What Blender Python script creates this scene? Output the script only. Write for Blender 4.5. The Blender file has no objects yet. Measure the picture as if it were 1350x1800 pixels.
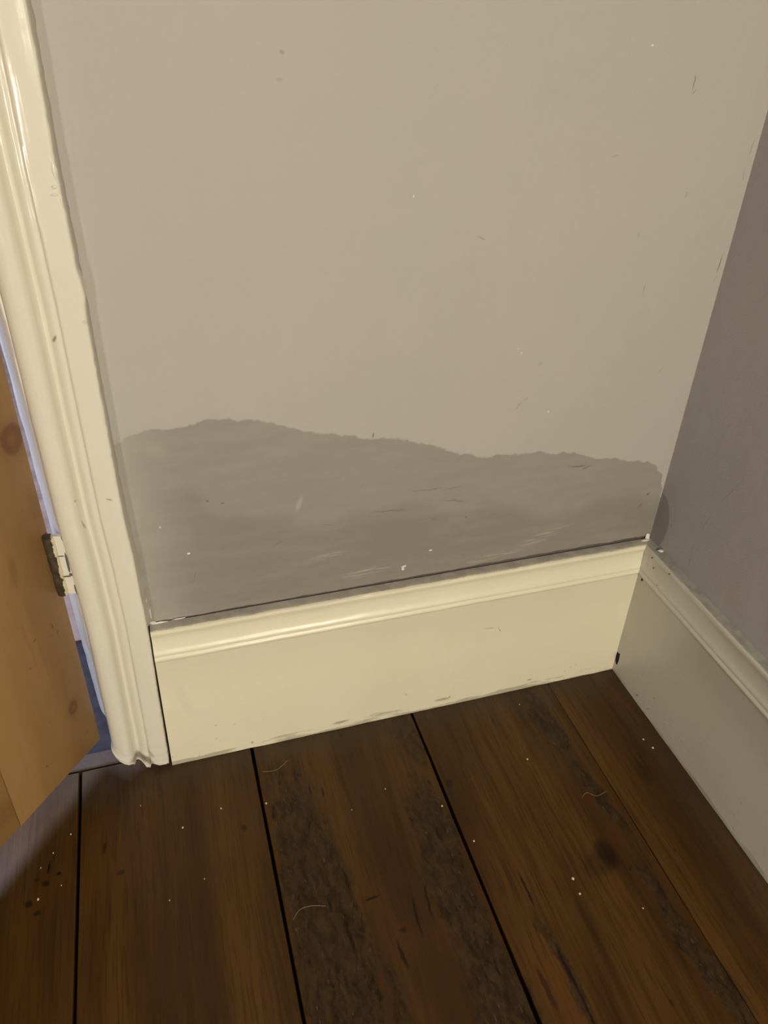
import bpy, bmesh, math, random
from mathutils import Vector, Matrix, noise as mnoise
random.seed(7)
SC = bpy.context.scene
COL = SC.collection

# ------------------------------------------------------------------ camera
cam_d = bpy.data.cameras.new('camera')
cam = bpy.data.objects.new('camera', cam_d)
COL.objects.link(cam)
rx = Vector((0.958055, -0.285463, 0.025344))
dn = Vector((-0.143153, -0.553297, -0.820591))
fw = Vector((0.248271, 0.782543, -0.570954))
m = Matrix((rx, -dn, -fw)).transposed().to_4x4()
m.translation = Vector((-0.622, -0.724, 0.880))
cam.matrix_world = m
cam_d.sensor_fit = 'AUTO'
cam_d.sensor_width = 36.0
cam_d.lens = 1360.8 / 1800.0 * 36.0
cam_d.clip_start = 0.02
SC.camera = cam

# ------------------------------------------------------------------ world, lamps, exposure
W = bpy.data.worlds.new('world')
SC.world = W
W.use_nodes = True
W.node_tree.nodes['Background'].inputs[0].default_value = (1.0, 0.90, 0.76, 1)
W.node_tree.nodes['Background'].inputs[1].default_value = 0.26


def lamp(name, kind, loc, energy, color, size, target=None, shape='DISK'):
    d = bpy.data.lights.new(name, kind)
    d.energy = energy
    d.color = color
    o = bpy.data.objects.new(name, d)
    COL.objects.link(o)
    o.location = loc
    if kind == 'AREA':
        d.shape = shape
        d.size = size
        v = Vector(target) - Vector(loc)
        o.rotation_euler = v.to_track_quat('-Z', 'Y').to_euler()
    else:
        d.shadow_soft_size = size
    return o


lamp('floor_lamp', 'POINT', (-0.30, -1.95, 1.00), 90.0, (0.965, 0.89, 0.71), 0.07)
lamp('table_lamp', 'POINT', (-1.62, -1.95, 0.45), 33.0, (0.97, 0.92, 0.81), 0.06)
lamp('hall_window_light', 'AREA', (-1.44, 0.40, 1.62), 42.0, (0.58, 0.70, 1.0), 0.55, (-0.78, 0.0, 0.40))

SC.view_settings.view_transform = 'Standard'
SC.view_settings.look = 'None'
SC.view_settings.gamma = 1.0
SC.view_settings.use_curve_mapping = False
SC.view_settings.exposure = 0.0


# ------------------------------------------------------------------ node helper
def srgb(r, g, b):
    f = lambda c: (c / 255.0 / 12.92) if c / 255.0 <= 0.04045 else ((c / 255.0 + 0.055) / 1.055) ** 2.4
    return (f(r), f(g), f(b), 1.0)


class NT:
    def __init__(self, name):
        self.mat = bpy.data.materials.new(name)
        self.mat.use_nodes = True
        self.t = self.mat.node_tree
        self.t.nodes.clear()
        self.out = self.n('ShaderNodeOutputMaterial')
        self.b = self.n('ShaderNodeBsdfPrincipled')
        self.l(self.b.outputs[0], self.out.inputs[0])
        self.P = self.n('ShaderNodeTexCoord').outputs['Object']

    def n(self, k, **kw):
        x = self.t.nodes.new(k)
        for a, v in kw.items():
            setattr(x, a, v)
        return x

    def l(self, a, b):
        self.t.links.new(a, b)

    def put(self, sock, v):
        if isinstance(v, bpy.types.NodeSocket):
            self.l(v, sock)
        elif v is not None:
            sock.default_value = v

    def math(self, op, a, b=None, c=None, clamp=False):
        x = self.n('ShaderNodeMath', operation=op, use_clamp=clamp)
        for i, v in enumerate((a, b, c)):
            if v is not None:
                self.put(x.inputs[i], v)
        return x.outputs[0]

    def rng(self, v, a, b, c=0.0, d=1.0, smooth=True):
        x = self.n('ShaderNodeMapRange', interpolation_type='SMOOTHSTEP' if smooth else 'LINEAR', clamp=True)
        self.put(x.inputs[0], v)
        for i, w in enumerate((a, b, c, d)):
            self.put(x.inputs[i + 1], w)
        return x.outputs[0]

    def mix(self, f, a, b):
        x = self.n('ShaderNodeMix', data_type='RGBA')
        self.put(x.inputs[0], f)
        self.put(x.inputs[6], a)
        self.put(x.inputs[7], b)
        return x.outputs[2]

    def scale(self, v, s, off=(0, 0, 0)):
        x = self.n('ShaderNodeMapping')
        self.l(v, x.inputs[0])
        x.inputs['Location'].default_value = off
        x.inputs['Scale'].default_value = s
        return x.outputs[0]

    def noise(self, v, s, det=3.0, rough=0.55, dist=0.0):
        x = self.n('ShaderNodeTexNoise')
        self.put(x.inputs['Vector'], v)
        x.inputs['Scale'].default_value = s
        x.inputs['Detail'].default_value = det
        x.inputs['Roughness'].default_value = rough
        x.inputs['Distortion'].default_value = dist
        return x.outputs['Fac']

    def noisev(self, v, s, det=2.0):
        x = self.n('ShaderNodeTexNoise')
        self.put(x.inputs['Vector'], v)
        x.inputs['Scale'].default_value = s
        x.inputs['Detail'].default_value = det
        return x.outputs['Color']

    def sep(self, v):
        x = self.n('ShaderNodeSeparateXYZ')
        self.l(v, x.inputs[0])
        return x.outputs

    def warp(self, v, s, amt, det=2.0):
        c = self.noisev(v, s, det)
        a = self.n('ShaderNodeVectorMath', operation='SUBTRACT')
        self.l(c, a.inputs[0])
        a.inputs[1].default_value = (0.5, 0.5, 0.5)
        b = self.n('ShaderNodeVectorMath', operation='MULTIPLY_ADD')
        self.l(a.outputs[0], b.inputs[0])
        b.inputs[1].default_value = (amt, amt, amt)
        self.l(v, b.inputs[2])
        return b.outputs[0]

    def spot(self, v, loc, rot, size, inner=0.55, outer=1.0):
        """soft-edged ellipsoid at loc: 1 inside, 0 outside"""
        x = self.n('ShaderNodeMapping', vector_type='TEXTURE')
        self.l(v, x.inputs[0])
        x.inputs['Location'].default_value = loc
        x.inputs['Rotation'].default_value = rot
        x.inputs['Scale'].default_value = size
        y = self.n('ShaderNodeVectorMath', operation='LENGTH')
        self.l(x.outputs[0], y.inputs[0])
        return self.rng(y.outputs['Value'], outer, inner)

    def curve(self, v, pts):
        x = self.n('ShaderNodeFloatCurve')
        self.put(x.inputs['Value'], v)
        c = x.mapping.curves[0]
        c.points[0].location = pts[0]
        c.points[1].location = pts[-1]
        for p in pts[1:-1]:
            c.points.new(*p)
        x.mapping.update()
        return x.outputs[0]

    def bump(self, h, strength, dist, prev=None):
        x = self.n('ShaderNodeBump')
        x.inputs['Strength'].default_value = strength
        x.inputs['Distance'].default_value = dist
        self.l(h, x.inputs['Height'])
        if prev is not None:
            self.l(prev, x.inputs['Normal'])
        return x.outputs[0]

    def done(self, color, rough, normal=None, spec=0.5):
        self.put(self.b.inputs['Base Color'], color)
        self.put(self.b.inputs['Roughness'], rough)
        self.b.inputs['Specular IOR Level'].default_value = spec
        if normal is not None:
            self.l(normal, self.b.inputs['Normal'])
        return self.mat


# ------------------------------------------------------------------ materials
WALL_BASE = (0.440, 0.410, 0.372, 1)
WALL_DAMP = (0.292, 0.270, 0.236, 1)
WALL_WET = (0.240, 0.221, 0.184, 1)


def mat_wall_back():
    k = NT('grey_emulsion_with_damp_patch')
    p = k.P
    col = k.mix(k.rng(k.noise(p, 3.2, 3), 0.3, 0.7), WALL_BASE, (0.455, 0.418, 0.374, 1))
    # outline of the damp patch as height over x
    wp = k.warp(k.warp(p, 38.0, 0.012, 3.0), 95.0, 0.0085, 3.0)
    s = k.sep(wp)
    u = k.rng(s[0], -0.70, 0.0, 0.0, 1.0, False)
    outline = [(-0.70, 0.470), (-0.672, 0.488), (-0.655, 0.496), (-0.622, 0.494), (-0.599, 0.4985), (-0.57, 0.500),
               (-0.547, 0.496), (-0.53, 0.492), (-0.494, 0.478), (-0.444, 0.463), (-0.378, 0.449), (-0.322, 0.430),
               (-0.292, 0.416), (-0.27, 0.411), (-0.218, 0.408), (-0.171, 0.403), (-0.121, 0.389), (-0.052, 0.372),
               (-0.025, 0.363), (-0.010, 0.345), (0.0, 0.30)]
    top = k.curve(u, [((a + 0.70) / 0.70, b) for a, b in outline])
    d = k.math('SUBTRACT', top, s[2])
    damp = k.rng(d, -0.0012, 0.0018)
    # paler at the far left where it has begun to dry
    left = k.rng(k.math('ADD', s[0], k.math('MULTIPLY', k.noise(p, 16, 3), 0.06)), -0.655, -0.585, 0.45, 1.0)
    damp = k.math('MULTIPLY', damp, left)
    streak = k.noise(k.scale(p, (5, 5, 26)), 2.2, 5, 0.6)
    dampc = k.mix(k.rng(streak, 0.35, 0.68), WALL_DAMP, (0.312, 0.288, 0.252, 1))
    col = k.mix(damp, col, dampc)
    # inner tide line
    wp2 = k.warp(p, 14.0, 0.05, 4.0)
    s2 = k.sep(wp2)
    u2 = k.rng(s2[0], -0.70, 0.0, 0.0, 1.0, False)
    tide = [(-0.70, 0.30), (-0.665, 0.40), (-0.62, 0.421), (-0.586, 0.397), (-0.525, 0.371), (-0.472, 0.352),
            (-0.41, 0.358), (-0.36, 0.360), (-0.301, 0.348), (-0.255, 0.345), (-0.223, 0.329), (-0.181, 0.315),
            (-0.139, 0.309), (-0.098, 0.316), (-0.058, 0.330), (-0.02, 0.31), (0.0, 0.30)]
    top2 = k.curve(u2, [((a + 0.70) / 0.70, b) for a, b in tide])
    wet = k.rng(k.math('SUBTRACT', top2, s2[2]), -0.012, 0.022)
    wet = k.math('MULTIPLY', wet, k.rng(k.noise(k.scale(p, (3, 3, 16)), 3.0, 4), 0.25, 0.6, 0.35, 1.0))
    wet = k.math('MULTIPLY', wet, k.rng(k.sep(p)[0], -0.66, -0.57, 0.25, 1.0))
    col = k.mix(k.math('MULTIPLY', wet, 0.85), col, WALL_WET)
    # paler brushed streaks low down
    fine = k.rng(k.noise(k.scale(p, (10, 10, 160), ), 2.5, 3), 0.45, 0.62)
    ry = lambda a: (0, math.radians(a), 0)
    pale = [((-0.415, 0, 0.264), ry(-3), (0.045, 1, 0.010), 0.55), ((-0.46, 0, 0.300), ry(-10), (0.05, 1, 0.006), 0.35),
            ((-0.175, 0, 0.272), ry(-20), (0.055, 1, 0.012), 0.55), ((-0.24, 0, 0.254), ry(-6), (0.05, 1, 0.008), 0.4)]
    for loc, r, sz, a in pale:
        f = k.math('MULTIPLY', k.math('MULTIPLY', k.spot(p, loc, r, sz, 0.2, 1.0), fine), a)
        col = k.mix(f, col, (0.50, 0.45, 0.36, 1))
    for loc, r, sz, a in [((-0.494, 0, 0.381), ry(20), (0.0045, 1, 0.016), 0.5), ((-0.64, 0, 0.472), ry(30), (0.02, 1, 0.012), 0.2)]:
        col = k.mix(k.math('MULTIPLY', k.spot(p, loc, r, sz, 0.1, 1.0), a), col, (0.52, 0.45, 0.40, 1))
    # scuffs, hairline cracks and fly specks (x, z, half length, half width, degrees, strength)
    jp = k.warp(p, 90.0, 0.006, 3.0)
    marks = [(-0.0937, 0.8012, 0.0085, 0.0011, 88, 0.55), (-0.0915, 0.7940, 0.003, 0.0008, 40, 0.4),
             (-0.0068, 0.742, 0.011, 0.0007, 86, 0.55), (-0.0075, 0.716, 0.010, 0.0006, 92, 0.35),
             (-0.0078, 0.6234, 0.016, 0.0008, 88, 0.75), (-0.0075, 0.606, 0.006, 0.0006, 80, 0.4),
             (-0.099, 0.601, 0.010, 0.0006, 86, 0.4), (-0.073, 0.698, 0.004, 0.0010, 80, 0.35),
             (-0.233, 0.474, 0.008, 0.0010, 62, 0.30), (-0.225, 0.482, 0.005, 0.0008, 40, 0.25),
             (-0.407, 0.4584, 0.0055, 0.0014, 80, 0.6),
             (-0.138, 0.3775, 0.016, 0.0016, -6, 0.55), (-0.125, 0.374, 0.009, 0.0010, 25, 0.6), (-0.150, 0.380, 0.008, 0.0012, -20, 0.3),
             (-0.595, 0.4022, 0.003, 0.0014, -20, 0.7), (-0.580, 0.396, 0.003, 0.0016, 30, 0.6),
             (-0.022, 0.317, 0.0030, 0.0018, 20, 0.7), (-0.029, 0.300, 0.006, 0.0030, 60, 0.35),
             (-0.340, 0.375, 0.030, 0.0009, -2, 0.35), (-0.305, 0.372, 0.020, 0.0008, 6, 0.35),
             (-0.385, 0.352, 0.030, 0.0016, -4, 0.40), (-0.300, 0.352, 0.022, 0.0016, -14, 0.35),
             (-0.285, 0.3255, 0.0014, 0.0012, 0, 0.8), (-0.330, 0.331, 0.010, 0.0009, -8, 0.35),
             (-0.492, 0.8247, 0.0030, 0.0024, 0, 0.28), (-0.495, 0.806, 0.004, 0.002, 0, 0.2),
             (-0.30, 0.667, 0.007, 0.0015, -20, 0.25), (-0.213, 0.524, 0.005, 0.0012, 50, 0.22),
             (-0.62, 0.300, 0.012, 0.0010, 70, 0.25), (-0.42, 0.395, 0.006, 0.0008, 60, 0.3),
             (-0.46, 0.345, 0.010, 0.0010, -10, 0.3), (-0.52, 0.330, 0.010, 0.0010, 20, 0.25),
             (-0.165, 0.738, 0.006, 0.0010, 10, 0.18), (-0.05, 0.50, 0.006, 0.001, 70, 0.2), (-0.12, 0.66, 0.004, 0.001, 70, 0.2)]
    for x, z, a, b, ang, st in marks:
        f = k.math('MULTIPLY', k.spot(jp, (x, 0, z), ry(-ang), (a, 1, b), 0.3, 1.0), st)
        col = k.mix(f, col, (0.085, 0.072, 0.058, 1))
    for x, z, r in [(-0.3725, 0.7085, 0.0012), (-0.238, 0.539, 0.0012), (-0.2435, 0.545, 0.0010), (-0.147, 0.832, 0.0012), (-0.193, 0.461, 0.0014)]:
        col = k.mix(k.spot(jp, (x, 0, z), (0, 0, 0), (r, 1, r), 0.3, 1.0), col, (0.75, 0.70, 0.60, 1))
    h = k.noise(p, 420, 3, 0.6)
    n1 = k.bump(h, 0.22, 0.0012)
    n2 = k.bump(k.noise(p, 9, 3), 0.18, 0.02, n1)
    n3 = k.bump(k.noise(k.scale(p, (30, 30, 200)), 1.6, 3), 0.12, 0.0015, n2)
    return k.done(col, k.math('SUBTRACT', 0.72, k.math('MULTIPLY', damp, 0.10)), n3, 0.3)


def mat_wall_right():
    k = NT('mauve_grey_emulsion')
    p = k.P
    col = k.mix(k.rng(k.noise(p, 4.0, 3), 0.3, 0.7), (0.376, 0.360, 0.366, 1), (0.390, 0.374, 0.372, 1))
    # ragged lap of the paler paint at the corner
    s = k.sep(p)
    e = k.math('ADD', s[1], k.math('MULTIPLY', k.math('SUBTRACT', k.noise(p, 48, 4, 0.7), 0.53), 0.020))
    lap = k.math('MULTIPLY', k.rng(e, -0.0005, 0.0008), k.rng(s[2], 0.33, 0.36))
    col = k.mix(k.math('MULTIPLY', lap, 0.8), col, WALL_BASE)
    # small damp tongue above the skirting
    wp = k.warp(p, 30, 0.006, 2)
    f = k.spot(wp, (0, -0.004, 0.272), (0, 0, 0), (1, 0.0255, 0.046), 0.92, 1.0)
    col = k.mix(k.math('MULTIPLY', f, 0.9), col, (0.250, 0.236, 0.238, 1))
    jp = k.warp(p, 25, 0.006, 3)
    for y, z, a, b, ang in [(-0.084, 0.270, 0.030, 0.0007, 87), (-0.092, 0.328, 0.035, 0.0006, 104), (-0.114, 0.390, 0.034, 0.0005, 114),
                            (-0.034, 0.283, 0.004, 0.0016, 70)]:
        q = k.spot(jp, (0, y, z), (math.radians(ang), 0, 0), (1, a, b), 0.3, 1.0)
        col = k.mix(k.math('MULTIPLY', q, 0.40), col, (0.12, 0.10, 0.10, 1))
    n1 = k.bump(k.noise(p, 420, 3, 0.6), 0.22, 0.0012)
    n2 = k.bump(k.noise(p, 7, 3), 0.15, 0.02, n1)
    return k.done(col, 0.72, n2, 0.3)


def mat_gloss(name, base, along, rough=0.22, dirt=0.0, warm=None, spots=(), ledge=None):
    """old gloss paint: brush marks along one axis, dirt near the floor"""
    k = NT(name)
    p = k.P
    col = k.mix(k.rng(k.noise(p, 7, 2), 0.2, 0.85), base, warm or tuple(c * 0.95 for c in base[:3]) + (1,))
    s = k.sep(p)
    if dirt:
        st = {'x': (14, 14, 90), 'y': (14, 14, 90), 'z': (90, 90, 8)}[along]
        f = k.rng(k.math('ADD', s[2], k.math('MULTIPLY', k.noise(k.scale(p, st), 1.0, 5, 0.65), -0.055)), -0.019, -0.026)
        col = k.mix(k.math('MULTIPLY', f, dirt), col, (0.24, 0.20, 0.13, 1))
        g = k.rng(k.noise(p, 130, 2), 0.71, 0.76)
        g = k.math('MULTIPLY', g, k.rng(s[2], 0.09, 0.0, 0.0, 0.7))
        col = k.mix(g, col, (0.10, 0.08, 0.05, 1))
    if ledge:
        d = k.math('ADD', s[{'x': 1, 'y': 0}[along]], k.math('MULTIPLY', k.math('SUBTRACT', k.noise(k.scale(p, {'x': (40, 3, 3), 'y': (3, 40, 3)}[along]), 1.0, 5, 0.7), 0.5), 0.0065))
        f = k.math('MULTIPLY', k.rng(d, -0.0142, -0.0134), k.rng(s[2], 0.2375, 0.2388))
        col = k.mix(f, col, k.mix(k.rng(k.noise(p, 60, 3), 0.35, 0.65), ledge, tuple(c * 0.78 for c in ledge[:3]) + (1,)))
    jp = k.warp(p, 90, 0.005, 3)
    for loc, rot, sz, c, a in spots:
        col = k.mix(k.math('MULTIPLY', k.spot(jp, loc, rot, sz, 0.3, 1.0), a), col, c)
    sc = {'x': (2, 60, 60), 'y': (60, 2, 60), 'z': (60, 60, 2)}[along]
    n1 = k.bump(k.noise(k.scale(p, sc), 3.0, 3), 0.25, 0.0011)
    n2 = k.bump(k.noise(p, 28, 2), 0.12, 0.0030, n1)
    n3 = k.bump(k.noise(p, 220, 2), 0.10, 0.0006, n2)
    return k.done(col, rough, n3, 0.5)


def mat_floor():
    k = NT('dark_stained_floorboard')
    p = k.P
    oi = k.n('ShaderNodeObjectInfo')
    off = k.n('ShaderNodeCombineXYZ')
    k.l(k.math('MULTIPLY', oi.outputs['Random'], 37.0), off.inputs[1])
    k.l(k.math('MULTIPLY', oi.outputs['Random'], 11.0), off.inputs[0])
    pv = k.n('ShaderNodeVectorMath', operation='ADD')
    k.l(p, pv.inputs[0])
    k.l(off.outputs[0], pv.inputs[1])
    q = pv.outputs[0]
    qw = k.warp(q, 3.0, 0.03, 2)
    grain = k.noise(k.scale(qw, (70, 3.2, 1)), 1.0, 5, 0.62)
    broad = k.noise(k.scale(qw, (16, 1.6, 1)), 1.0, 3, 0.5)
    fine = k.noise(k.scale(q, (420, 14, 1)), 1.0, 3, 0.6)
    col = k.mix(k.rng(broad, 0.30, 0.70), (0.049, 0.0205, 0.0040, 1), (0.096, 0.0435, 0.0092, 1))
    col = k.mix(k.math('MULTIPLY', k.rng(grain, 0.46, 0.68), 0.55), col, (0.026, 0.0105, 0.0028, 1))
    col = k.mix(k.math('MULTIPLY', k.rng(fine, 0.48, 0.70), 0.55), col, (0.022, 0.0095, 0.003, 1))
    # redder and browner blotches of stain
    col = k.mix(k.math('MULTIPLY', k.rng(k.noise(p, 7.5, 3), 0.52, 0.70), 0.45), col, (0.080, 0.030, 0.0088, 1))
    col = k.mix(k.rng(oi.outputs['Random'], 0, 1, 0.0, 0.20), col, (0.064, 0.033, 0.012, 1))
    # worn, blackened bands of old varnish (x, y, half width, half length, degrees, strength)
    wp = k.warp(k.warp(p, 9.0, 0.050, 3), 48.0, 0.022, 4)
    rz = lambda a: (0, 0, math.radians(a))
    bands = [(-0.535, -0.26, 0.045, 0.20, 0, .95), (-0.535, -0.50, 0.055, 0.10, 0, .9), (-0.380, -0.26, 0.030, 0.15, -2, .95),
             (-0.375, -0.44, 0.040, 0.12, 4, .95), (-0.365, -0.055, 0.016, 0.06, 8, .7), (-0.166, -0.085, 0.017, 0.075, 6, .95),
             (-0.150, -0.215, 0.013, 0.075, 8, .9), (-0.149, -0.43, 0.014, 0.13, 2, .95), (-0.485, -0.36, 0.010, 0.06, 4, .7),
             (-0.555, -0.10, 0.02, 0.07, 0, .5), (-0.294, -0.385, 0.008, 0.07, 1, .75)]
    tot = None
    for x, y, a, b, ang, st in bands:
        f = k.math('MULTIPLY', k.spot(wp, (x, y, 0), rz(ang), (a, b, 1), 0.72, 1.08), st)
        tot = f if tot is None else k.math('MAXIMUM', tot, f)
    worn = tot
    crust = k.noise(k.scale(k.warp(p, 50, 0.02, 3), (120, 38, 1)), 1.0, 4, 0.7)
    wc = k.mix(k.rng(crust, 0.30, 0.66), (0.0120, 0.0068, 0.0030, 1), (0.052, 0.0300, 0.0120, 1))
    wc = k.mix(k.math('MULTIPLY', k.rng(k.noise(k.scale(p, (230, 70, 1)), 1.0, 3), 0.62, 0.72), 0.6), wc, (0.12, 0.085, 0.048, 1))
    col = k.mix(k.math('MULTIPLY', worn, 0.88), col, wc)
    # black flaking cracks at the borders of the worn bands and elsewhere along the grain
    rim = k.math('MULTIPLY', k.rng(worn, 0.05, 0.4), k.rng(worn, 0.92, 0.45))
    ck = k.rng(k.noise(k.scale(k.warp(p, 40, 0.015, 3), (95, 20, 1)), 1.0, 4, 0.7), 0.56, 0.66)
    col = k.mix(k.math('MULTIPLY', ck, k.rng(rim, 0.0, 0.6, 0.0, 0.95)), col, (0.008, 0.005, 0.003, 1))
    ck2 = k.rng(k.noise(k.scale(k.warp(p, 30, 0.02, 3), (130, 36, 1)), 1.0, 4, 0.7), 0.58, 0.66)
    col = k.mix(k.math('MULTIPLY', k.math('MULTIPLY', ck2, worn), 0.85), col, (0.008, 0.005, 0.003, 1))
    # knots, dents and drips of stain
    jp = k.warp(p, 70, 0.006, 3)
    dark = [(-0.185, -0.29, 0.016, 0.026, 0, .75), (-0.20, -0.30, 0.03, 0.02, 0, .35), (-0.3356, -0.1448, 0.006, 0.008, 0, .7),
            (-0.8344, -0.1265, 0.0022, 0.010, -8, .95), (-0.8232, -0.137, 0.0034, 0.003, 0, .9), (-0.8385, -0.146, 0.005, 0.006, 20, .8),
            (-0.847, -0.1385, 0.006, 0.003, 0, .45), (-0.8553, -0.1668, 0.006, 0.006, 0, .75), (-0.8455, -0.1803, 0.0055, 0.0045, 0, .75),
            (-0.7720, -0.1165, 0.0035, 0.010, -15, .65), (-0.754, -0.155, 0.006, 0.004, 0, .55), (-0.6053, -0.1367, 0.0035, 0.006, 0, .75),
            (-0.594, -0.045, 0.0018, 0.0018, 0, .9), (-0.477, -0.2655, 0.013, 0.0016, 4, .9), (-0.2185, -0.0300, 0.002, 0.002, 0, .8),
            (-0.455, -0.0285, 0.003, 0.004, 0, .8), (-0.40, -0.0255, 0.002, 0.002, 0, .7), (-0.262, -0.0180, 0.0025, 0.002, 0, .7),
            (-0.299, -0.305, 0.0022, 0.030, 0, .85), (-0.2945, -0.40, 0.0030, 0.040, 2, .9), (-0.294, -0.47, 0.0022, 0.06, -2, .85),
            (-0.325, -0.41, 0.004, 0.03, 3, .6), (-0.50, -0.235, 0.0025, 0.02, 0, .8), (-0.512, -0.30, 0.003, 0.03, 5, .8),
            (-0.415, -0.285, 0.002, 0.03, -6, .8), (-0.433, -0.30, 0.002, 0.03, -4, .8), (-0.462, -0.335, 0.003, 0.02, 6, .8),
            (-0.452, -0.31, 0.006, 0.004, 0, .6), (-0.515, -0.105, 0.002, 0.012, 0, .7), (-0.500, -0.112, 0.002, 0.010, 0, .7),
            (-0.205, -0.46, 0.0022, 0.005, 0, .7), (-0.10, -0.31, 0.002, 0.003, 0, .6), (-0.075, -0.20, 0.012, 0.025, 0, .35)]
    for x, y, a, b, ang, st in dark:
        f = k.math('MULTIPLY', k.spot(jp, (x, y, 0), rz(ang), (a, b, 1), 0.45, 1.0), st)
        col = k.mix(f, col, (0.010, 0.005, 0.003, 1))
    # grey dust along the skirtings, with reflected floor sheen painted in too
    s = k.sep(p)
    dn_ = k.math('MULTIPLY', k.math('SUBTRACT', k.noise(p, 22, 4), 0.5), 0.06)
    d1 = k.rng(k.math('ADD', s[1], dn_), -0.075, -0.012)
    d2 = k.rng(k.math('ADD', s[0], dn_), -0.075, -0.015)
    dust_sheen = k.math('MULTIPLY', k.math('MAXIMUM', d1, k.math('MULTIPLY', d2, 0.7)), 0.50)
    col = k.mix(dust_sheen, col, (0.060, 0.046, 0.033, 1))
    n1 = k.bump(grain, 0.20, 0.0010)
    n2 = k.bump(fine, 0.15, 0.0005, n1)
    hh = k.math('MULTIPLY', crust, worn)
    n3 = k.bump(hh, 0.55, 0.0025, n2)
    rough = k.math('ADD', k.rng(broad, 0.3, 0.7, 0.30, 0.38), k.math('MULTIPLY', worn, 0.16))
    return k.done(col, rough, n3, 0.20)


def mat_pine(name, grain_axis='z'):
    k = NT(name)
    p = k.P
    sc = {'z': (55, 55, 2.2), 'x': (2.2, 55, 55)}[grain_axis]
    w = k.warp(p, 4.5, 0.05, 2)
    g = k.noise(k.scale(w, sc), 1.0, 4, 0.6)
    br = k.noise(k.scale(w, tuple(c * 0.25 for c in sc)), 1.0, 3)
    col = k.mix(k.rng(br, 0.3, 0.7), (0.225, 0.125, 0.042, 1), (0.335, 0.195, 0.072, 1))
    col = k.mix(k.math('MULTIPLY', k.rng(g, 0.48, 0.70), 0.55), col, (0.215, 0.102, 0.030, 1))
    jp = k.warp(p, 26, 0.010, 3)
    knots = [(0.027, 0.150, 0.0085, 0.0105, -25), (0.012, 0.506, 0.014, 0.017, 10), (0.052, 0.372, 0.004, 0.014, 0), (0.006, 0.425, 0.008, 0.020, 0)]
    for i, (x, z, a, b, ang) in enumerate(knots):
        r = (0, math.radians(ang), 0)
        col = k.mix(k.math('MULTIPLY', k.spot(jp, (x, 0, z), r, (a * 1.7, 1, b * 1.9), 0.3, 1.0), 0.45), col, (0.16, 0.068, 0.022, 1))
        if i < 2:
            col = k.mix(k.math('MULTIPLY', k.spot(jp, (x, 0, z), r, (a, 1, b), 0.72, 1.0), 0.62), col, (0.115, 0.045, 0.016, 1))
            col = k.mix(k.math('MULTIPLY', k.spot(jp, (x, 0, z), r, (a * 0.45, 1, b * 0.45), 0.3, 1.0), 0.55), col, (0.23, 0.11, 0.04, 1))
    for x, z, a, b in [(0.0245, 0.278, 0.0010, 0.009), (0.0200, 0.264, 0.0009, 0.006), (0.050, 0.278, 0.003, 0.0016), (0.062, 0.160, 0.0016, 0.0016),
                       (0.030, 0.268, 0.0012, 0.0014), (0.085, 0.105, 0.0015, 0.002), (0.018, 0.095, 0.004, 0.0012), (0.066, 0.25, 0.001, 0.003)]:
        col = k.mix(k.math('MULTIPLY', k.spot(jp, (x, 0, z), (0, 0, 0), (a, 1, b), 0.3, 1.0), 0.75), col, (0.07, 0.03, 0.012, 1))
    n1 = k.bump(g, 0.18, 0.0008)
    n2 = k.bump(k.noise(p, 14, 2), 0.15, 0.004, n1)
    return k.done(col, 0.42, n2, 0.4)


def mat_flat(name, c, rough=0.6, var=0.1, s=30):
    k = NT(name)
    col = k.mix(k.rng(k.noise(k.P, s, 4), 0.3, 0.7), c, tuple(x * (1 - var) for x in c[:3]) + (1,))
    return k.done(col, rough, k.bump(k.noise(k.P, s * 8, 3), 0.3, 0.001))


def mat_hinge():
    k = NT('rusty_iron_with_chipped_paint')
    p = k.P
    s = k.sep(p)
    f = k.rng(k.math('ADD', s[0], k.math('MULTIPLY', k.math('SUBTRACT', k.noise(p, 120, 4, 0.65), 0.5), 0.0075)), -0.7580, -0.7573)
    iron = k.mix(k.rng(k.noise(p, 90, 4), 0.35, 0.65), (0.030, 0.021, 0.012, 1), (0.075, 0.050, 0.026, 1))
    col = k.mix(f, iron, (0.66, 0.58, 0.40, 1))
    return k.done(col, 0.5, k.bump(k.noise(p, 140, 4), 0.5, 0.0015))


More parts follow.
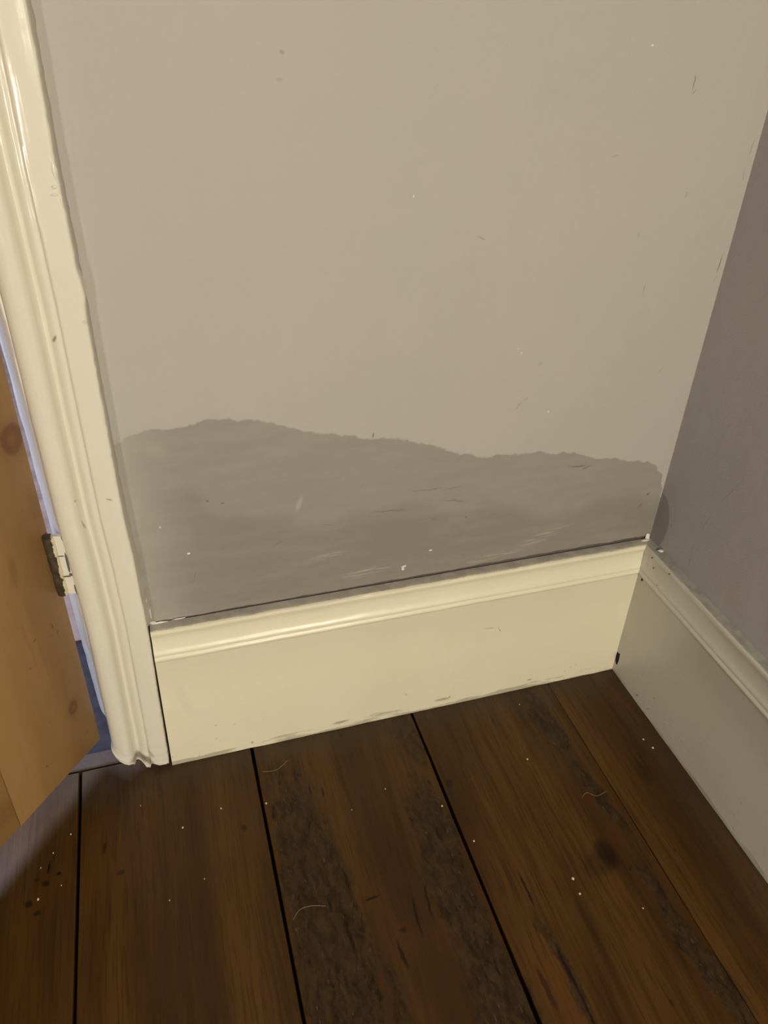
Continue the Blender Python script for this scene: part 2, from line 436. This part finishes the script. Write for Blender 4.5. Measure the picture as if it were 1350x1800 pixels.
CREAM = (0.800, 0.735, 0.560, 1)
ry_ = lambda a: (0, math.radians(a), 0)
M_BACK = mat_wall_back()
M_RIGHT = mat_wall_right()
M_SKIRT = mat_gloss('cream_gloss_skirting', CREAM, 'x', 0.29, 0.55, (0.770, 0.700, 0.525, 1), [
    ((-0.2404, 0, 0.1411), ry_(8), (0.012, 1, 0.0012), (0.42, 0.36, 0.24, 1), .8),
    ((-0.2245, 0, 0.1345), ry_(60), (0.008, 1, 0.0011), (0.42, 0.36, 0.24, 1), .8),
    ((-0.6209, 0, 0.0611), ry_(0), (0.0016, 1, 0.0012), (0.2, 0.16, 0.1, 1), .8),
    ((-0.6550, 0, 0.120), ry_(80), (0.05, 1, 0.010), (0.74, 0.69, 0.55, 1), .75),
    ((-0.6350, 0, 0.090), ry_(30), (0.018, 1, 0.010), (0.74, 0.70, 0.58, 1), .6),
    ((-0.1621, 0, 0.0175), ry_(0), (0.005, 1, 0.002), (0.2, 0.16, 0.1, 1), .7),
    ((-0.2894, 0, 0.0178), ry_(0), (0.0016, 1, 0.0016), (0.2, 0.16, 0.1, 1), .8),
    ((-0.452, 0, 0.014), ry_(-3), (0.016, 1, 0.004), (0.25, 0.21, 0.13, 1), .7),
    ((-0.300, 0, 0.016), ry_(3), (0.016, 1, 0.004), (0.32, 0.27, 0.17, 1), .7),
    ((-0.0144, 0, 0.1904), ry_(0), (0.0035, 1, 0.0035), (0.05, 0.04, 0.03, 1), .9)], ledge=(0.540, 0.505, 0.445, 1))
M_SKIRT_R = mat_gloss('gloss_skirting_shade_tint', (0.560, 0.540, 0.480, 1), 'y', 0.32, 0.45, (0.540, 0.520, 0.465, 1), (), (0.42, 0.40, 0.365, 1))  # same skirting paint, darkened and greyed to paint in this side's shade
M_LEDGE = mat_gloss('grey_emulsion_lapped_on_edge', (0.45, 0.415, 0.36, 1), 'x', 0.5)
M_LEDGE_R = mat_gloss('greyed_cream_ledge', (0.50, 0.455, 0.385, 1), 'y', 0.45)
M_ARCH = mat_gloss('cream_gloss_architrave', (0.745, 0.700, 0.592, 1), 'z', 0.20, 0.0, (0.725, 0.675, 0.580, 1), [
    ((-0.7102, 0, 0.6053), ry_(-60), (0.005, 1, 0.0022), (0.22, 0.18, 0.11, 1), .85),
    ((-0.6925, 0, 0.4332), ry_(20), (0.0045, 1, 0.002), (0.35, 0.29, 0.18, 1), .75),
    ((-0.7250, 0, 0.435), ry_(0), (0.0015, 1, 0.0015), (0.3, 0.25, 0.15, 1), .8),
    ((-0.7230, 0, 0.402), ry_(80), (0.010, 1, 0.0008), (0.3, 0.25, 0.15, 1), .6),
    ((-0.7240, 0, 0.0250), ry_(30), (0.014, 1, 0.010), (0.22, 0.17, 0.09, 1), .8),
    ((-0.7135, 0, 0.0200), ry_(60), (0.014, 1, 0.007), (0.20, 0.16, 0.09, 1), .8),
    ((-0.7080, 0, 0.0350), ry_(70), (0.012, 1, 0.003), (0.40, 0.34, 0.22, 1), .6)])
M_JAMB = mat_gloss('white_gloss_jamb', (0.86, 0.85, 0.82, 1), 'z', 0.30)
M_FLOOR = mat_floor()
M_PINE = mat_pine('waxed_pine_upright_grain', 'z')
M_PINE_H = mat_pine('waxed_pine_level_grain', 'x')
M_DARK = mat_flat('black_gap_shade', (0.010, 0.007, 0.005, 1), 0.95)  # flat black under the boards paints the shade in the gaps
M_GAP = mat_flat('gap_shade_and_specks', (0.115, 0.095, 0.085, 1), 0.9)  # dark backing paints the shade inside the crack; specks and chips share it
M_HINGE = mat_hinge()
M_CAULK = mat_flat('white_caulk', (0.80, 0.77, 0.68, 1), 0.45, 0.1, 60)
M_FLAKE = mat_flat('cream_paint_flake', (0.66, 0.58, 0.42, 1), 0.6)
M_HAIR = mat_flat('pale_hair', (0.34, 0.26, 0.16, 1), 0.5)
M_NAVY = mat_flat('navy_hall_floor', (0.042, 0.036, 0.047, 1), 0.95, 0.4, 60)  # dark navy part of the hall floor nearest the doorway
M_HALL = mat_flat('pinkish_hall_carpet', (0.38, 0.265, 0.215, 1), 0.9, 0.35, 22)
M_HALLW = mat_flat('pale_hall_paint', (0.60, 0.55, 0.56, 1), 0.8)
M_STEP = mat_flat('dark_oak_threshold', (0.075, 0.040, 0.020, 1), 0.5, 0.5, 14)


# ------------------------------------------------------------------ mesh helpers
def obj(name, verts, faces, mats, parent=None, mi=None, smooth=False, kind=None, label=None, cat=None, group=None):
    me = bpy.data.meshes.new(name)
    me.from_pydata([tuple(v) for v in verts], [], faces)
    for mm in (mats if isinstance(mats, (list, tuple)) else [mats]):
        me.materials.append(mm)
    if mi:
        me.polygons.foreach_set('material_index', mi)
    bm = bmesh.new()
    bm.from_mesh(me)
    bmesh.ops.recalc_face_normals(bm, faces=bm.faces)
    bm.to_mesh(me)
    bm.free()
    if smooth:
        me.shade_smooth()
        me.set_sharp_from_angle(angle=math.radians(smooth if smooth is not True else 50))
    me.update()
    o = bpy.data.objects.new(name, me)
    COL.objects.link(o)
    if parent:
        o.parent = parent
    for a, v in (('kind', kind), ('label', label), ('category', cat), ('group', group)):
        if v:
            o[a] = v
    return o


def box(name, lo, hi, mats, **kw):
    x0, y0, z0 = lo
    x1, y1, z1 = hi
    v = [(x0, y0, z0), (x1, y0, z0), (x1, y1, z0), (x0, y1, z0), (x0, y0, z1), (x1, y0, z1), (x1, y1, z1), (x0, y1, z1)]
    f = [(0, 3, 2, 1), (4, 5, 6, 7), (0, 1, 5, 4), (1, 2, 6, 5), (2, 3, 7, 6), (3, 0, 4, 7)]
    return obj(name, v, f, mats, **kw)


def bevel(o, w, seg=2):
    bm = bmesh.new()
    bm.from_mesh(o.data)
    bmesh.ops.bevel(bm, geom=list(bm.edges), offset=w, segments=seg, affect='EDGES', profile=0.6)
    bm.to_mesh(o.data)
    bm.free()
    o.data.shade_smooth()
    o.data.set_sharp_from_angle(angle=math.radians(40))
    return o


def rows(sections, close=True, caps=True):
    """verts and quads of a lofted closed section"""
    v, f = [], []
    n = len(sections[0])
    for s in sections:
        v += s
    for i in range(len(sections) - 1):
        for j in range(n if close else n - 1):
            a, b = i * n + j, i * n + (j + 1) % n
            f.append((a, b, b + n, a + n))
    if caps:
        f.append(tuple(range(n)))
        f.append(tuple(range(len(v) - n, len(v))))
    return v, f


def N(x, y=0.0, z=0.0):
    return mnoise.noise(Vector((x, y, z)))


# ------------------------------------------------------------------ the room: walls
SK_H = 0.2400
# back wall: a slab whose lower edge is ragged over the skirting, plus dark backing in the gap
nx = 150
xs = [-0.700 + 0.700 * i / nx for i in range(nx + 1)]


def gap(x):
    t = (x + 0.68) / 0.68
    base = 0.0008 + 0.0030 * min(1, max(0, t * 1.2))
    return base + 0.0013 * N(x * 38, 3.1) + 0.0010 * N(x * 120, 7.7)


verts, faces, mi = [], [], []
sections = []
for x in xs:
    zb = SK_H + max(0.0006, gap(x))
    sections.append([(x, 0.0, 2.45), (x, 0.0, 0.9), (x, 0.0, 0.40), (x, 0.0, zb + 0.0015), (x, 0.0008, zb), (x, 0.030, zb + 0.001), (x, 0.030, 2.45)])
verts, faces = rows(sections)
mi = [0] * len(faces)
b0 = len(verts)
verts += [(-0.70, 0.0020, 0.0), (0.0, 0.0020, 0.0), (0.0, 0.0020, 0.30), (-0.70, 0.0020, 0.30)]
faces.append((b0, b0 + 1, b0 + 2, b0 + 3))
mi.append(1)
wall_back = obj('wall_back', verts, faces, [M_BACK, M_GAP], mi=mi, kind='structure',
                label='warm grey plaster wall with a dark damp patch above the skirting')
# wall over the door opening and beyond it
box('lintel', (-1.56, 0.0, 2.08), (-0.70, 0.12, 2.45), M_BACK, parent=wall_back)
box('pier', (-2.4, 0.0, 0.0), (-1.56, 0.12, 2.45), M_BACK, parent=wall_back)
box('plaster_backing', (-0.70, 0.031, 0.0), (0.0, 0.12, 2.45), M_HALLW, parent=wall_back)

wall_right = box('wall_right', (0.0, -2.6, 0.0), (0.12, 0.12, 2.45), M_RIGHT, kind='structure',
                 label='mauve grey plaster wall at the right of the corner')

# white paint spatters on the damp patch
def blob(name, c, size, mat, parent, seed, normal='y', n=7, **kw):
    """low irregular dollop of paint lying on a surface whose outward normal is -y, -x or +z"""
    r = random.Random(seed)
    v = []
    ring = [0.75 + 0.5 * r.random() for _ in range(n)]
    for h, sc in ((0.0, 1.0), (0.6, 0.8), (1.0, 0.3)):
        for i in range(n):
            a = 2 * math.pi * i / n
            u, w = size[0] * sc * ring[i] * math.cos(a), size[1] * sc * ring[i] * math.sin(a)
            d = size[2] * h
            v.append({'y': (c[0] + u, c[1] - d, c[2] + w), 'x': (c[0] - d, c[1] + u, c[2] + w), 'z': (c[0] + u, c[1] + w, c[2] + d)}[normal])
    f = [tuple(range(n)), tuple(range(2 * n, 3 * n))]
    for k in range(2):
        for i in range(n):
            a, b = k * n + i, k * n + (i + 1) % n
            f.append((a, b, b + n, a + n))
    return obj(name, v, f, mat, parent=parent, smooth=80, **kw)


for i, (x, z, a, b) in enumerate([(-0.3635, 0.2625, 0.0034, 0.0018), (-0.3645, 0.2585, 0.0020, 0.0024), (-0.3288, 0.2818, 0.0024, 0.0013), (-0.6228, 0.3346, 0.0022, 0.0015),
                                  (-0.681 + 0.032, 0.376, 0.001, 0.001)]):
    blob('paint_fleck', (x, 0.0, z), (a, b, 0.0008), M_CAULK, wall_back, 40 + i, 'y', label='white fleck of paint on the damp patch')

# ------------------------------------------------------------------ floor: boards on a dark void
floor = box('floor', (-2.4, -2.6, -0.06), (0.0, 0.12, -0.022), M_DARK, kind='structure',
            label='dark stained old floorboards running towards the back wall')


def plank(x0, x1, y0, y1, seed, wob=0.0007, dz=0.0):
    ny = 16
    sec = []
    ys = [y1 + (y0 - y1) * (i / ny) ** 1.5 for i in range(ny + 1)]
    for y in ys:
        a = x0 + wob * N(y * 9, seed) + wob * 0.7 * N(y * 40, seed + 3)
        b = x1 + wob * N(y * 9, seed + 9) + wob * 0.7 * N(y * 40, seed + 13)
        t = dz + 0.0006 * N(y * 3, seed + 20)
        w = b - a
        sec.append([(a, y, -0.021), (a, y, t - 0.0012), (a + 0.0008, y, t - 0.0003), (a + 0.004, y, t), (a + w * 0.5, y, t + 0.0004), (b - 0.004, y, t),
                    (b - 0.0008, y, t - 0.0003), (b, y, t - 0.0012), (b, y, -0.021)])
    v, f = rows(sec)
    return obj('plank', v, f, M_FLOOR, parent=floor, smooth=20)


joints = [-2.36, -2.145, -1.921, -1.697, -1.474, -1.250, -1.0265, -0.8022, -0.5785, -0.3465, -0.1283, -0.004]
gaps = [.004, .004, .004, .004, .004, .004, .004, 0.0036, .0036, .0040, .0010, 0.0]
for i in range(len(joints) - 1):
    x0 = joints[i] + gaps[i] / 2
    x1 = joints[i + 1] - gaps[i + 1] / 2
    plank(x0, x1, -2.5, 0.0035 if x1 < -0.57 else 0.012, 5.3 * i + 1.0, 0.0008, 0.0003 * N(i * 3.3))

# threshold and hall beyond the doorway
thr = box('threshold', (-1.55, 0.0065, -0.02), (-0.70, 0.031, 0.0012), M_STEP, kind='structure', label='narrow dark oak threshold strip under the door frame')
bevel(thr, 0.0012, 1)
hall = box('floor_hall', (-2.4, 0.031, -0.03), (0.3, 2.2, -0.004), M_NAVY, kind='structure', label='dark navy hall floor beyond the doorway')
box('pale_carpet', (-2.4, 0.262, -0.004), (0.3, 2.2, 0.0), M_HALL, parent=hall)
hw = box('wall_hall', (-2.4, 2.2, -0.03), (0.3, 2.3, 2.45), M_HALLW, kind='structure', label='pale hall wall beyond the doorway')

# ------------------------------------------------------------------ skirtings
prof = [(0.0000, 0.000), (0.0180, 0.000), (0.0180, 0.060), (0.0180, 0.120), (0.0180, 0.1915), (0.0186, 0.1932), (0.0196, 0.1942), (0.0201, 0.1960), (0.0197, 0.1980), (0.0188, 0.1990),
        (0.0179, 0.2002), (0.0185, 0.2018), (0.0187, 0.2036), (0.0180, 0.2054), (0.0163, 0.2076), (0.0148, 0.2108), (0.0138, 0.2155), (0.0133, 0.2210), (0.0133, 0.2262),
        (0.0142, 0.2298), (0.0158, 0.2326), (0.0168, 0.2358), (0.0160, 0.2385), (0.0140, 0.2399), (0.0110, 0.2400), (0.0050, 0.2398), (0.0000, 0.2398)]
prof_r = [(d if not (0.2005 < z < 0.2315) else 0.6 * d + 0.4 * 0.0172, z) for d, z in prof]
npf = len(prof)


def skirting(name, along, ends, mats, label, n, seed):
    sec = []
    for i in range(n + 1):
        t = i / n
        s = []
        for d, z in (prof if along == 'x' else prof_r):
            e1 = -d
            e0 = ends[0] + (-0.0054 * (1 - z / 0.24) if along == 'x' else 0.0)
            q = e0 + (e1 - e0) * t
            wob = 0.0004 * N(q * 14, seed, z * 9) + (0.00022 * N(q * 70, seed + 4, z * 60))
            dd = d + (wob if d > 0.003 else 0)
            zz = z + (0.0004 * N(q * 20, seed + 8) if z > 0.18 else 0) + (0.0007 * N(q * 30, seed + 2) + 0.0008 if z == 0 else 0)
            if i == n:
                q = -dd
            s.append((q, -dd, zz) if along == 'x' else (-dd, q, zz))
        sec.append(s)
    v, f = rows(sec)
    mi = []
    for i in range(n):
        for j in range(npf):
            mi.append(0)
    mi += [0, 0]
    return obj(name, v, f, mats, mi=mi, smooth=38, kind='structure', label=label)


base_back = skirting('baseboard_back', 'x', (-0.6794,), M_SKIRT, 'cream gloss moulded skirting board under the damp wall', 140, 2.0)
base_right = skirting('baseboard_right', 'y', (-2.6,), M_SKIRT_R, 'skirting board along the right wall with its shade painted in', 240, 5.0)

# lumps of caulk and chips on the skirtings
for i, (c, s, nrm) in enumerate([((-0.0050, -0.001, 0.2430), (0.0038, 0.0060, 0.0022), 'y'), ((-0.0100, -0.004, 0.2400), (0.0075, 0.0030, 0.0012), 'z'),
                                 ((-0.668, -0.002, 0.2415), (0.0095, 0.0013, 0.0015), 'y'), ((-0.676, -0.001, 0.2425), (0.0045, 0.0018, 0.0025), 'y'),
                                 ((-0.645, -0.0015, 0.2420), (0.008, 0.0006, 0.001), 'y')]):
    blob('caulk_lump', c, s, M_CAULK, base_back, 60 + i, nrm, 9, label='white lump of old caulk on the ledge')
blob('caulk_lump', (-0.004, -0.033, 0.2415), (0.0036, 0.0034, 0.0016), M_CAULK, base_right, 70, 'z', 9, label='white lump of old caulk on the ledge')
blob('chip', (-0.0182, -0.0225, 0.030), (0.0042, 0.0135, 0.0004), M_DARK, base_right, 71, 'x', 8, label='dark chipped hole low in the corner')
blob('chip', (-0.0185, -0.0290, 0.190), (0.0022, 0.0022, 0.0006), M_DARK, base_right, 72, 'x', 8, label='dark nail hole beside the mitre')
for i, (y, z) in enumerate([(-0.043, 0.222), (-0.060, 0.205), (-0.075, 0.2365), (-0.035, 0.2335), (-0.085, 0.014)]):
    blob('fly_speck', (-0.0165 if z > .2 else -0.0182, y, z), (0.0013, 0.0011, 0.0018), M_GAP, base_right, 75 + i, 'x', 6)

# ------------------------------------------------------------------ architrave
ap = [(0.0000, 0.0000), (0.0000, 0.0172), (0.0004, 0.0188), (0.0014, 0.0197), (0.0030, 0.0200), (0.0120, 0.0200), (0.0205, 0.0199), (0.0222, 0.0194), (0.0230, 0.0178),
      (0.0236, 0.0162), (0.0246, 0.0155), (0.0262, 0.0158), (0.0285, 0.0156), (0.0310, 0.0140), (0.0335, 0.0106), (0.0358, 0.0080), (0.0382, 0.0076), (0.0402, 0.0104),
      (0.0420, 0.0158), (0.0446, 0.0198), (0.0490, 0.0212), (0.0535, 0.0210), (0.0585, 0.0194), (0.0630, 0.0166), (0.0655, 0.0130), (0.0668, 0.0085), (0.0668, 0.0000)]


def lin(x, tab):
    for (a, b), (c, d) in zip(tab, tab[1:]):
        if x <= c:
            return b + (d - b) * max(0.0, (x - a)) / (c - a)
    return tab[-1][1]


edge_tab = [(0.0, -0.6885), (0.013, -0.6874), (0.10, -0.6850), (0.16, -0.6835), (0.25, -0.6808), (0.345, -0.6808), (0.41, -0.6822), (0.53, -0.6808), (0.64, -0.6790), (0.745, -0.6792), (0.86, -0.6768), (2.1, -0.6768)]
bot_tab = [(0.0, 0.0085), (0.018, 0.0095), (0.0215, 0.016), (0.0245, 0.004), (0.028, 0.006), (0.034, 0.014), (0.044, 0.019), (0.052, 0.024), (0.060, 0.034), (0.0668, 0.050)]
zz = []
z = 0.0
while z < 1.0:
    zz.append(z)
    z += 0.0022 if z < 0.03 else 0.004
zz += [1.2, 1.6, 2.08]
sec = []
for z in zz:
    s = []
    xo = lin(z, edge_tab)
    # brush-loaded, chipped outer edge
    rag = 0.0004 * N(z * 45, 1.5) + 0.0006 * N(z * 130, 8.0) + 0.0004 * N(z * 330, 2.0)
    if 0.625 < z < 0.668:
        rag += 0.0016 * math.sin(math.pi * (z - 0.625) / 0.043)
    for u, d in ap:
        edge = max(0.0, 1 - u / 0.004)
        bz = lin(u, bot_tab) + 0.0040 * N(u * 420, 4.4)
        zc = z
        if z < 0.06:
            zc = bz + (z / 0.06) * (0.06 - bz)
        lump = 0.0006 * N(u * 90, z * 16, 3) + 0.00035 * N(u * 200, z * 60, 5)
        low = max(0.0, 1 - z / 0.13)
        lump += low * (0.0011 * N(u * 110, z * 40, 9) + 0.0012 * N(u * 360, z * 170, 2))
        dd = d + (lump if d > 0.004 else 0)
        s.append((xo + rag * edge - u, -dd, zc))
    sec.append(s)
v, f = rows(sec)
arch = obj('trim_1', v, f, M_ARCH, smooth=50, kind='structure', label='cream painted moulded architrave left of the damp wall')
# ridge of dried paint where the architrave meets the plaster
sec = []
zs = [0.243 + 0.006 * i for i in range(120)]
for i, z in enumerate(zs):
    xo = lin(z, edge_tab)
    w = 0.0020 + 0.0022 * max(0, 1 - abs(z - 0.30) / 0.2) + 0.0008 * N(z * 30, 6.0) + 0.0012 * N(z * 120, 2.0)
    w += 0.004 * max(0, 1 - abs(z - 0.302) / 0.010) + 0.003 * max(0, 1 - abs(z - 0.262) / 0.02)
    sec.append([(xo - 0.002, 0.0, z), (xo - 0.002, -0.009, z), (xo + w * 0.25, -0.0060, z), (xo + w * 0.65, -0.0022, z), (xo + w, 0.0, z)])
v, f = rows(sec)
obj('paint_ridge', v, f, M_LEDGE, parent=arch, smooth=60, label='grey ridge of paint against the wall')
for i, (x, z, a, b) in enumerate([(-0.6785, 0.303, 0.0012, 0.0032), (-0.6775, 0.279, 0.0007, 0.004), (-0.676, 0.258, 0.0009, 0.008)]):
    blob('caulk_lump', (x, -0.0025, z), (a, b, 0.0022), M_CAULK, arch, 90 + i, 'y', 8, label='white drip of caulk at the edge')
for i, (x, z, a, b) in enumerate([(-0.6815, 0.745, 0.0022, 0.009), (-0.6835, 0.733, 0.003, 0.002), (-0.6845, 0.727, 0.0035, 0.0015), (-0.6805, 0.722, 0.0012, 0.005), (-0.6820, 0.6205, 0.0018, 0.0018)]):
    blob('paint_run', (x, -0.0195, z), (a, b, 0.0016), M_ARCH, arch, 110 + i, 'y', 8)
# ------------------------------------------------------------------ door jamb (splayed by wear)
jp = [(-0.7440, -0.0100), (-0.7462, -0.0104), (-0.7478, -0.0085), (-0.7502, -0.0035), (-0.7535, 0.0050), (-0.7570, 0.0140), (-0.7605, 0.0230), (-0.7628, 0.0300), (-0.7636, 0.0360), (-0.7636, 0.1200), (-0.7440, 0.1200)]
sec = []
zs = [0.088 + 0.006 * i for i in range(150)] + [1.4, 2.08]
for i, z in enumerate(zs):
    s = []
    for x, y in jp:
        fr = max(0.0, 1 - (z - 0.088) / 0.012)
        s.append((x + 0.0007 * N(z * 28, y * 60, 1.0) + 0.0004 * N(z * 120, y * 90, 4.0), y, z + fr * 0.006 * N(x * 400, y * 300)))
    sec.append(s)
v, f = rows(sec)
jamb = obj('trim_2', v, f, M_JAMB, smooth=60, kind='structure', label='white door jamb edge lit by cool daylight beside the hinge')
box('jamb', (-1.56, 0.0, 0.0), (-1.535, 0.12, 2.08), M_JAMB, parent=jamb)

# ------------------------------------------------------------------ door, opened about fifty degrees
door = bpy.data.objects.new('door_1', None)
COL.objects.link(door)
door['kind'] = 'structure'
door['label'] = 'waxed knotty pine door standing open at the left'
ang = math.atan2(-0.773, -0.634)
door.location = (-0.7669 + 0.0007, -0.0040 + 0.0008, 0.0)
door.rotation_euler = (Matrix.Rotation(ang, 4, 'Z') @ Matrix.Rotation(-0.017, 4, 'Y')).to_euler()
# local x runs from hinge edge to latch edge, local +y is the side the camera sees
TH = 0.040
DZ0, DZ1 = 0.0625, 2.03


def member(name, x0, x1, z0, z1, y0, y1, mat, bw=0.0012):
    o = box(name, (x0, y0, z0), (x1, y1, z1), mat, parent=door)
    bevel(o, bw, 2)
    return o


member('stile', 0.0, 0.1365, DZ0, DZ1, -TH, 0.0, M_PINE)
member('stile', 0.6235, 0.760, DZ0, DZ1, -TH, 0.0, M_PINE)
for z0, z1 in ((DZ0, 0.27), (0.82, 0.98), (1.91, DZ1)):
    member('rail', 0.1372, 0.6228, z0, z1, -TH, -0.0003, M_PINE_H)
for z0, z1 in ((0.27, 0.82), (0.98, 1.91)):
    member('muntin', 0.3300, 0.4300, z0, z1, -TH, -0.0003, M_PINE)
    for x0, x1 in ((0.137, 0.330), (0.430, 0.623)):
        member('panel', x0, x1, z0, z1, -TH + 0.014, -0.014, M_PINE)

# hinge on the jamb side (kept in world axes so the chipped paint faces the room)
hinge = bpy.data.objects.new('hinge', None)
COL.objects.link(hinge)
hinge.parent = door
hinge.matrix_parent_inverse = (Matrix.Translation(door.location) @ door.rotation_euler.to_matrix().to_4x4()).inverted()
hinge['label'] = 'rusty butt hinge with chipped cream paint'
HX, HY, HR = -0.7608, -0.0085, 0.0062


def knuckle(z0, z1, seed):
    n = 14
    sec = []
    m_ = 5
    for i in range(m_ + 1):
        z = z0 + (z1 - z0) * i / m_
        r0 = HR * (0.92 if i in (0, m_) else 1.0)
        s = []
        for j in range(n):
            a = 2 * math.pi * j / n
            r = r0 * (1 + 0.05 * N(j * 2.1, z * 300, seed))
            s.append((HX + r * math.cos(a), HY + r * math.sin(a), z))
        sec.append(s)
    v, f = rows(sec)
    o = obj('knuckle', v, f, M_HINGE, parent=hinge, smooth=50)
    return o


knuckle(0.3655, 0.3905, 1)
knuckle(0.3395, 0.3650, 2)
knuckle(0.3130, 0.3390, 3)
# hinge leaf screwed to the jamb, painted over
lf = [(-0.7560, -0.0100, 0.313), (-0.7462, -0.0125, 0.313), (-0.7462, -0.0125, 0.391), (-0.7560, -0.0100, 0.391)]
lv = lf + [(x, y + 0.004, z) for x, y, z in lf]
o = obj('leaf_plate', lv, [(0, 1, 2, 3), (4, 7, 6, 5), (0, 4, 5, 1), (1, 5, 6, 2), (2, 6, 7, 3), (3, 7, 4, 0)], M_ARCH, parent=hinge, label='leaf of the hinge painted cream')
for i, (x, y, z, a, b) in enumerate([(-0.7470, -0.0124, 0.389, 0.0010, 0.0060), (-0.7480, -0.0122, 0.3560, 0.0014, 0.0120), (-0.7470, -0.0124, 0.3400, 0.0022, 0.0020),
                                     (-0.7465, -0.0124, 0.319, 0.0012, 0.0075), (-0.7515, -0.0112, 0.3650, 0.0050, 0.0007), (-0.7500, -0.0116, 0.3375, 0.0060, 0.0010)]):
    blob('chip', (x, y, z), (a, b, 0.0004), M_GAP, hinge, 150 + i, 'y', 8, label='dark chip in the paint')

# ------------------------------------------------------------------ loose bits on the floor
flakes = [
    (-0.8445, -0.1630, .0024, 'largest cream paint flake on the board under the open door, between dark drips'),
    (-0.8115, -0.0875, .0017, 'cream paint flake close to the gap, on the board under the open door'),
    (-0.8310, -0.1080, .0013, 'tiny cream paint flake on the door side board, just above the dark drips'),
    (-0.8440, -0.1240, .0013, 'tiny cream paint flake left of the highest dark drip, on the door side board'),
    (-0.8200, -0.1530, .0013, 'tiny cream paint flake right of the dark drips, on the door side board'),
    (-0.6790, -0.1155, .0020, 'brightest cream paint flake on the smooth board below the architrave'),
    (-0.6300, -0.1010, .0016, 'cream paint flake on the smooth board, below the left end of the skirting'),
    (-0.7280, -0.0700, .0012, 'tiny cream paint flake on the smooth board, closest to the architrave foot'),
    (-0.6600, -0.1900, .0012, 'tiny cream paint flake in the middle of the smooth board, far from any gap'),
    (-0.7010, -0.2050, .0013, 'tiny cream paint flake on the smooth board, nearest the bottom of the photo'),
    (-0.5737, -0.1095, .0022, 'round cream paint flake beside the gap at the left edge of the worn board'),
    (-0.3566, -0.1736, .0020, 'cream paint flake at the right edge of the worn blackened board'),
    (-0.4200, -0.1300, .0014, 'tiny cream paint flake on the middle of the worn board, nearest the skirting'),
    (-0.4700, -0.1480, .0013, 'tiny cream paint flake on the brown strip between the worn black bands'),
    (-0.2185, -0.1369, .0021, 'single cream paint flake on the board with the round knot, towards the skirting'),
    (-0.3355, -0.2308, .0024, 'cream paint flake beside the gap at the left edge of the knotted board'),
    (-0.2399, -0.3082, .0026, 'upper of the two big paint flakes left of the dark round knot'),
    (-0.2410, -0.3270, .0022, 'lower of the two big paint flakes left of the dark round knot'),
    (-0.1785, -0.3625, .0014, 'tiny cream paint flake below the dark round knot'),
    (-0.1880, -0.0450, .0014, 'tiny cream paint flake on the knotted board, close under the cream skirting'),
    (-0.0404, -0.1664, .0026, 'lower paint flake of the pair beside the right skirting'),
    (-0.0450, -0.1500, .0020, 'upper paint flake of the pair beside the right skirting')]
for i, (x, y, r, lab) in enumerate(flakes):
    blob('paint_flake', (x, y, 0.0007), (r * 0.62, r * 0.8, r * 0.55), M_FLAKE, None, 200 + i, 'z', 6,
         label=lab, cat='paint flake', group='paint flakes on the floorboards')


def hair(pts, label, seed):
    P = [Vector((x, y, 0.0016)) for x, y in pts]
    line = []
    for i in range(len(P) - 1):
        a = P[max(i - 1, 0)]
        b, c = P[i], P[i + 1]
        d = P[min(i + 2, len(P) - 1)]
        for k in range(6):
            t = k / 6
            line.append(0.5 * ((2 * b) + (c - a) * t + (2 * a - 5 * b + 4 * c - d) * t * t + (3 * b - a - 3 * c + d) * t ** 3))
    line.append(P[-1])
    sec = []
    for i, q in enumerate(line):
        t = (line[min(i + 1, len(line) - 1)] - line[max(i - 1, 0)]).normalized()
        n_ = Vector((-t.y, t.x, 0))
        r = 0.00022
        sec.append([tuple(q + n_ * r), tuple(q + Vector((0, 0, r))), tuple(q - n_ * r), tuple(q - Vector((0, 0, r)))])
    v, f = rows(sec)
    return obj('hair', v, f, M_HAIR, smooth=180, label=label, cat='hair')


hair([(-0.5702, -0.0612), (-0.552, -0.0630), (-0.5346, -0.0520)], 'pale hair on the boards just below the cream skirting', 1)
hair([(-0.5690, -0.2660), (-0.5600, -0.2570), (-0.5460, -0.2560), (-0.5302, -0.2608)], 'pale hair lying on the blackened worn middle board', 2)
hair([(-0.1755, -0.2119), (-0.1660, -0.2070), (-0.1560, -0.2150), (-0.1400, -0.2120)], 'curled pale hair on the board near the right skirting', 3)
